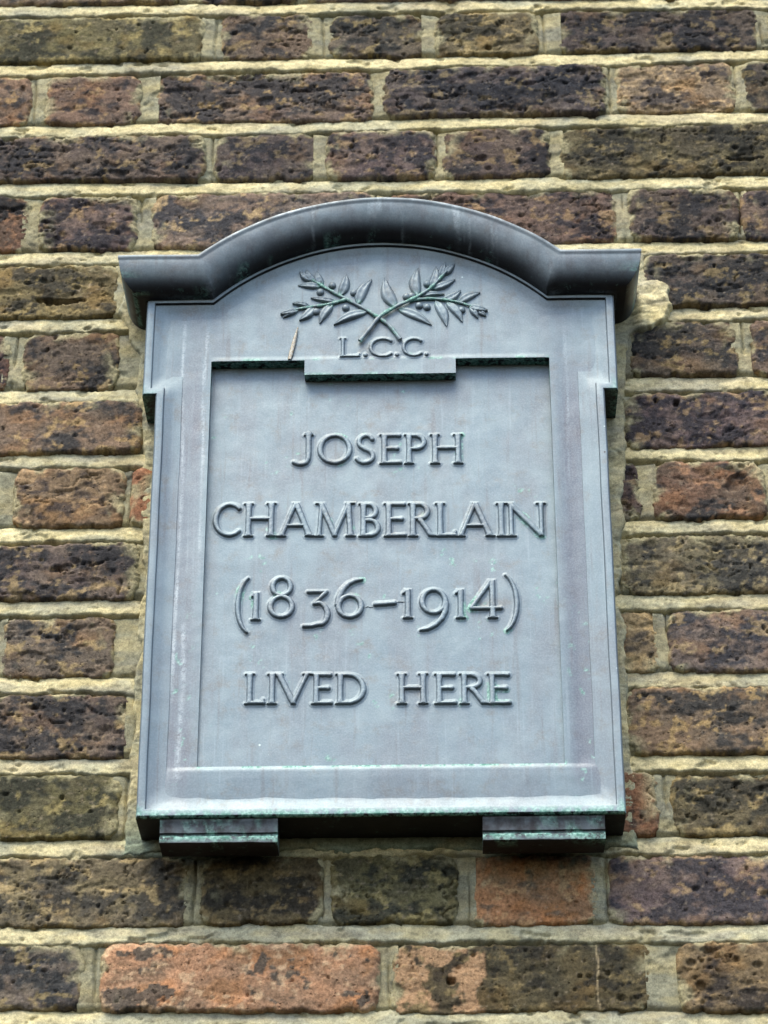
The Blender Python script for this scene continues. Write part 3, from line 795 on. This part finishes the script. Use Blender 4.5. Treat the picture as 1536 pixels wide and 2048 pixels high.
T1 = [('J',-0.1203,-0.1009),('O',-0.0984,-0.0674),('S',-0.0648,-0.0465),('E',-0.0435,-0.0247),('P',-0.0221,-0.0011),('H',0.0007,0.0317)]
T2 = [('C',-0.1891,-0.1638),('H',-0.1630,-0.1329),('A',-0.1323,-0.1010),('M',-0.0996,-0.0651),('B',-0.0619,-0.0428),('E',-0.0398,-0.0209),('R',-0.0191,0.0058),('L',0.0054,0.0233),('A',0.0238,0.0565),('I',0.0574,0.0684),('N',0.0675,0.1012)]
T3 = [('(',-0.1664,-0.1528,2.5831,2.6377),('1',-0.1537,-0.1460,2.5953,2.6227),('8',-0.1394,-0.1159,2.5970,2.6383),('3',-0.1085,-0.0855,2.5880,2.6242),('6',-0.0809,-0.0566,2.5962,2.6353),('-',-0.0486,-0.0284,2.6065,2.6143),('1',-0.0241,-0.0149,2.5955,2.6244),('9',-0.0092,0.0154,2.5834,2.6252),('1',0.0211,0.0304,2.5950,2.6238),('4',0.0335,0.0620,2.5948,2.6326),(')',0.0612,0.0757,2.5825,2.6382)]
T4 = [('L',-0.1567,-0.1405),('I',-0.1380,-0.1297),('V',-0.1311,-0.1019),('E',-0.1006,-0.0841),('D',-0.0806,-0.0544),('H',-0.0292,-0.0020),('E',0.0026,0.0203),('R',0.0228,0.0484),('E',0.0467,0.0661)]
for ch, a, b in T1:
    sl_ = -.0100*(a+.12); letter(ch, a, b, 2.7511+sl_, 2.7828+sl_, .0024, .0028, panel_y, 'letter')
for ch, a, b in T2:
    sl_ = -.0120*(a+.19); letter(ch, a, b, 2.6782+sl_, 2.7127+sl_, .0024, .0028, panel_y, 'letter')
for ch, a, b, c, d in T3:
    letter(ch, a, b, c, d, .0024, .0030, panel_y, 'numeral' if ch.isdigit() else ('hyphen' if ch == '-' else 'round_bracket'))
for ch, a, b in T4:
    sl_ = -.0110*(a+.157); letter(ch, a, b, 2.5157+sl_, 2.5452+sl_, .0023, .0028, panel_y, 'letter')
for ch, a, b, c, d in [('L',-.0809,-.0607,2.8572,2.8780),('.',-.0577,-.0536,2.8572,2.8616),('C',-.0526,-.0309,2.8568,2.8776),('.',-.0292,-.0252,2.8572,2.8616),('C',-.0229,-.0038,2.8570,2.8772),('.',-.0024,.0014,2.8572,2.8616)]:
    letter(ch, a, b, c, d, .0016, .0022, face_y, 'full_stop' if ch == '.' else 'letter')

HY = next(t for t in T3 if t[0] == '-')
# ------------------------------------------------------------------ crossed laurel branches
def tube(pts, r0, r1, y0, sub=5):
    P = [np.array((x, y, z)) for x, y, z in pts]
    Q = []
    for i in range(len(P)-1):
        p0, p1, p2, p3 = P[max(i-1, 0)], P[i], P[i+1], P[min(i+2, len(P)-1)]
        for k in range(sub):
            t = k/sub
            Q.append(.5*((2*p1)+(-p0+p2)*t+(2*p0-5*p1+4*p2-p3)*t*t+(-p0+3*p1-3*p2+p3)*t**3))
    Q.append(P[-1]); n = len(Q); sg = 8
    V, F = [], []
    for i, q in enumerate(Q):
        tg = Q[min(i+1, n-1)]-Q[max(i-1, 0)]; tg /= np.linalg.norm(tg)
        s_ = np.cross(tg, (0, 1, 0)); s_ /= np.linalg.norm(s_); u_ = np.cross(s_, tg)
        r = (r0+(r1-r0)*i/(n-1))*(1+.15*math.sin(i*1.7))
        for k in range(sg):
            a = 2*math.pi*k/sg; V.append(q+s_*r*math.cos(a)+u_*r*math.sin(a))
    for i in range(n-1):
        for k in range(sg): F.append((i*sg+k, i*sg+(k+1) % sg, (i+1)*sg+(k+1) % sg, (i+1)*sg+k))
    for e in (0, (n-1)*sg):
        for k in (0, 2): F.append((e, e+1+k, e+2+k, e+3+k if k == 0 else e+5))
    return np.array(V), np.array([f for f in F if len(set(f)) == 4])
def leaf(x0, z0, x1, z1, wd, seed, parent):
    rs = np.random.RandomState(seed)
    a = np.array((x0, z0)); b = np.array((x1, z1)); L = np.linalg.norm(b-a); t = (b-a)/L; nn = np.array((-t[1], t[0]))
    nu, nv = 15, 9; bend = rs.uniform(-.10, .10)*L; H = .0024+rs.uniform(0, .0012); lift = rs.uniform(.0, .0016); tw = rs.uniform(-.35, .35)
    V = []
    for i in range(nu):
        u = i/(nu-1); hw = wd*.62*(math.sin(math.pi*u**.80)**.78)*(1-.18*u)+.00025
        for k in range(nv):
            v = k/(nv-1)*2-1
            p = a+t*L*u+nn*(v*hw+bend*math.sin(math.pi*u))
            hgt = H*(1-v**4)*(.35+.65*math.sin(math.pi*min(1, u*.9+.08)))+lift*u*(1-abs(v)**6)-.0009*math.exp(-(v/.16)**2)*(u < .93)+tw*v*hw*.35*(1-v**4)
            hgt += .0003*math.sin(u*26+abs(v)*4)*(1-abs(v))
            if abs(v) == 1: hgt = -.0010
            y = float(FY)-hgt
            V.append((p[0], y, p[1]))
    V = np.array(V); F = grid_faces(nv, nu)
    vd = np.repeat(sst(.22, .0, np.linspace(0, 1, nu)), nv)*1.0*rs.uniform(.3, 1)
    return part('leaf', V, F, parent, attrs={'verdigris': vd}, origin=(x0, FY, z0))
def berry(x, z, r, parent):
    nu, nv = 12, 9; V, F = [], []
    for i in range(nv):
        t = math.pi*i/(nv-1)
        for k in range(nu):
            p = 2*math.pi*k/nu; V.append((x+r*math.sin(t)*math.cos(p), FY-.0004-r*.8*math.cos(t), z+r*math.sin(t)*math.sin(p)))
    for i in range(nv-1):
        for k in range(nu): F.append((i*nu+k, i*nu+(k+1) % nu, (i+1)*nu+(k+1) % nu, (i+1)*nu+k))
    o = part('berry', V, F, parent, origin=(x, FY, z)); return o
RL = [(-.0294,2.9122,-.0382,2.9427,.0120),(-.0240,2.9056,.0045,2.8906,.0092),(-.0102,2.9250,-.0072,2.9538,.0105),(.0022,2.9314,.0093,2.9544,.0085),(.0118,2.9411,.0176,2.9592,.0068),(.0174,2.9443,.0265,2.9574,.0072),
 (.0062,2.9288,.0266,2.9400,.0080),(-.0061,2.9217,.0164,2.9238,.0054),(.0143,2.9164,.0315,2.9276,.0085),(.0293,2.9162,.0492,2.9257,.0088),(.0074,2.9116,.0180,2.8888,.0095),(.0176,2.9107,.0323,2.8934,.0085),
 (.0387,2.9112,.0556,2.9052,.0080),(.0387,2.9079,.0466,2.8972,.0059),(.0454,2.9029,.0541,2.8995,.0051)]
LL = [(-.0608,2.9176,-.0499,2.9413,.0106),(-.0539,2.9061,-.0845,2.8920,.0092),(-.0772,2.9261,-.0732,2.9474,.0092),(-.0937,2.9378,-.1007,2.9512,.0078),(-.1020,2.9380,-.1104,2.9530,.0071),(-.1034,2.9405,-.1166,2.9506,.0071),
 (-.0978,2.9330,-.1177,2.9357,.0071),(-.0826,2.9204,-.1059,2.9216,.0057),(-.0853,2.9131,-.0974,2.8938,.0085),(-.1030,2.9117,-.1158,2.8973,.0085),(-.1065,2.9142,-.1225,2.9156,.0051),(-.1180,2.9087,-.1332,2.9041,.0059),(-.1166,2.9054,-.1308,2.9005,.0051)]
RS = [(-.0607,2.8731),(-.0519,2.8858),(-.0424,2.8994),(-.0267,2.9105),(-.0116,2.9185),(.0021,2.9281),(.0118,2.9394),(.0188,2.9484)]
RT = [(-.0157,2.9166),(-.0062,2.9184),(.0075,2.9187),(.0279,2.9149),(.0482,2.9069)]
LS = [(-.0241,2.8749),(-.0322,2.8879),(-.0424,2.8978),(-.0553,2.9077),(-.0744,2.9203),(-.0909,2.9312),(-.1048,2.9413)]
LT = [(-.0731,2.9194),(-.0881,2.9144),(-.1044,2.9118),(-.1221,2.9085)]
RB = [(-.0069,2.9119),(.0003,2.9101),(.0318,2.9064),(.0008,2.9355),(-.0184,2.9219),(-.0136,2.9226)]
LB = [(-.0737,2.9105),(-.0663,2.9267),(-.0971,2.928),(-.0862,2.9352),(-.1009,2.9068)]
def branch(stem_pts, twig_pts, leaves, berries, over, seed):
    V, F = tube([(x, FY-.0016-(.0013 if over else 0), z) for x, z in stem_pts], .0021, .0013, 0)
    st_ = part('laurel_branch', V, F, attrs={'verdigris': sst(-.1, .3, fbm(V[:, 0]*50, V[:, 2]*50, seed)+.3*(V[:, 2] > 2.9))})
    V, F = tube([(x, FY-.0016, z) for x, z in twig_pts], .0016, .0010, 0)
    part('twig', V, F, st_, attrs={'verdigris': np.full(len(V), .8)})
    for i, q in enumerate(leaves):
        b0 = np.array(q[:2]); pp = []
        for line in (stem_pts, twig_pts):                      # leaves grow from the nearest wood
            for a_, c_ in zip(line[:-1], line[1:]):
                a_ = np.array(a_); c_ = np.array(c_); t_ = np.clip(((b0-a_)@(c_-a_))/((c_-a_)@(c_-a_)), 0, 1); pp.append(a_+(c_-a_)*t_)
        n_ = min(pp, key=lambda v: np.linalg.norm(v-b0))
        b0 = b0+(n_-b0)*.75
        leaf(b0[0], b0[1], q[2], q[3], q[4], seed*50+i, st_)
    for x, z in berries: berry(x, z, .0037, st_)
hz0 = (HY[3]+HY[4])/2
for xs_ in ((HY[1]-.0085, HY[1]-.005, HY[1]-.002, HY[1]+.002), (HY[2]-.002, HY[2]+.0015, HY[2]+.004, HY[2]+.0065)):
    pts = [(x, float(panel_y(np.array(x), np.array(hz0)))-.0003, hz0+(x-(HY[1]+HY[2])/2)*.16+.0007*math.sin(x*900)) for x in xs_]
    V, F = tube(pts, .0005, .0004, 0); part('casting_seam', V, F)
branch(RS, RT, RL, RB, True, 3)
branch(LS, LT, LL, LB, False, 4)

# ------------------------------------------------------------------ sliver of straw standing on the ledge
def straw():
    mt, t, b = new_mat('dry_straw'); k = N(t)
    k.set(b.inputs['Base Color'], k.mix(k.ramp(k.noise(500, 4, .7), .42, .6), c4(.60, .58, .50), c4(.40, .31, .20)))
    b.inputs['Roughness'].default_value = .8
    pts = [(-.1240, 2.8555), (-.1225, 2.863), (-.1206, 2.872), (-.1190, 2.880), (-.1170, 2.8890)]
    wd = [.0018, .0021, .0020, .0015, .0005]
    V, F = [], []
    for (x, z), w_ in zip(pts, wd):
        y = FY-.0012-(z-2.8555)*.02
        V += [(x-w_, y, z), (x-w_*.3, y-.0011, z+.0003), (x+w_*.4, y-.0008, z), (x+w_, y, z), (x, y+.0007, z)]
    for i in range(4):
        for q in range(5): F.append((i*5+q, i*5+(q+1) % 5, i*5+5+(q+1) % 5, i*5+5+q))
    V = np.array(V); o0 = np.array((-.124, FY, 2.8555))
    me = mesh_np('straw', V-o0, F); me.materials.append(mt)
    o = link('straw', me, mt, None, o0)
    tag(o, 'pale sliver of straw stuck to the plaque left of the raised initials', 'straw')
straw()
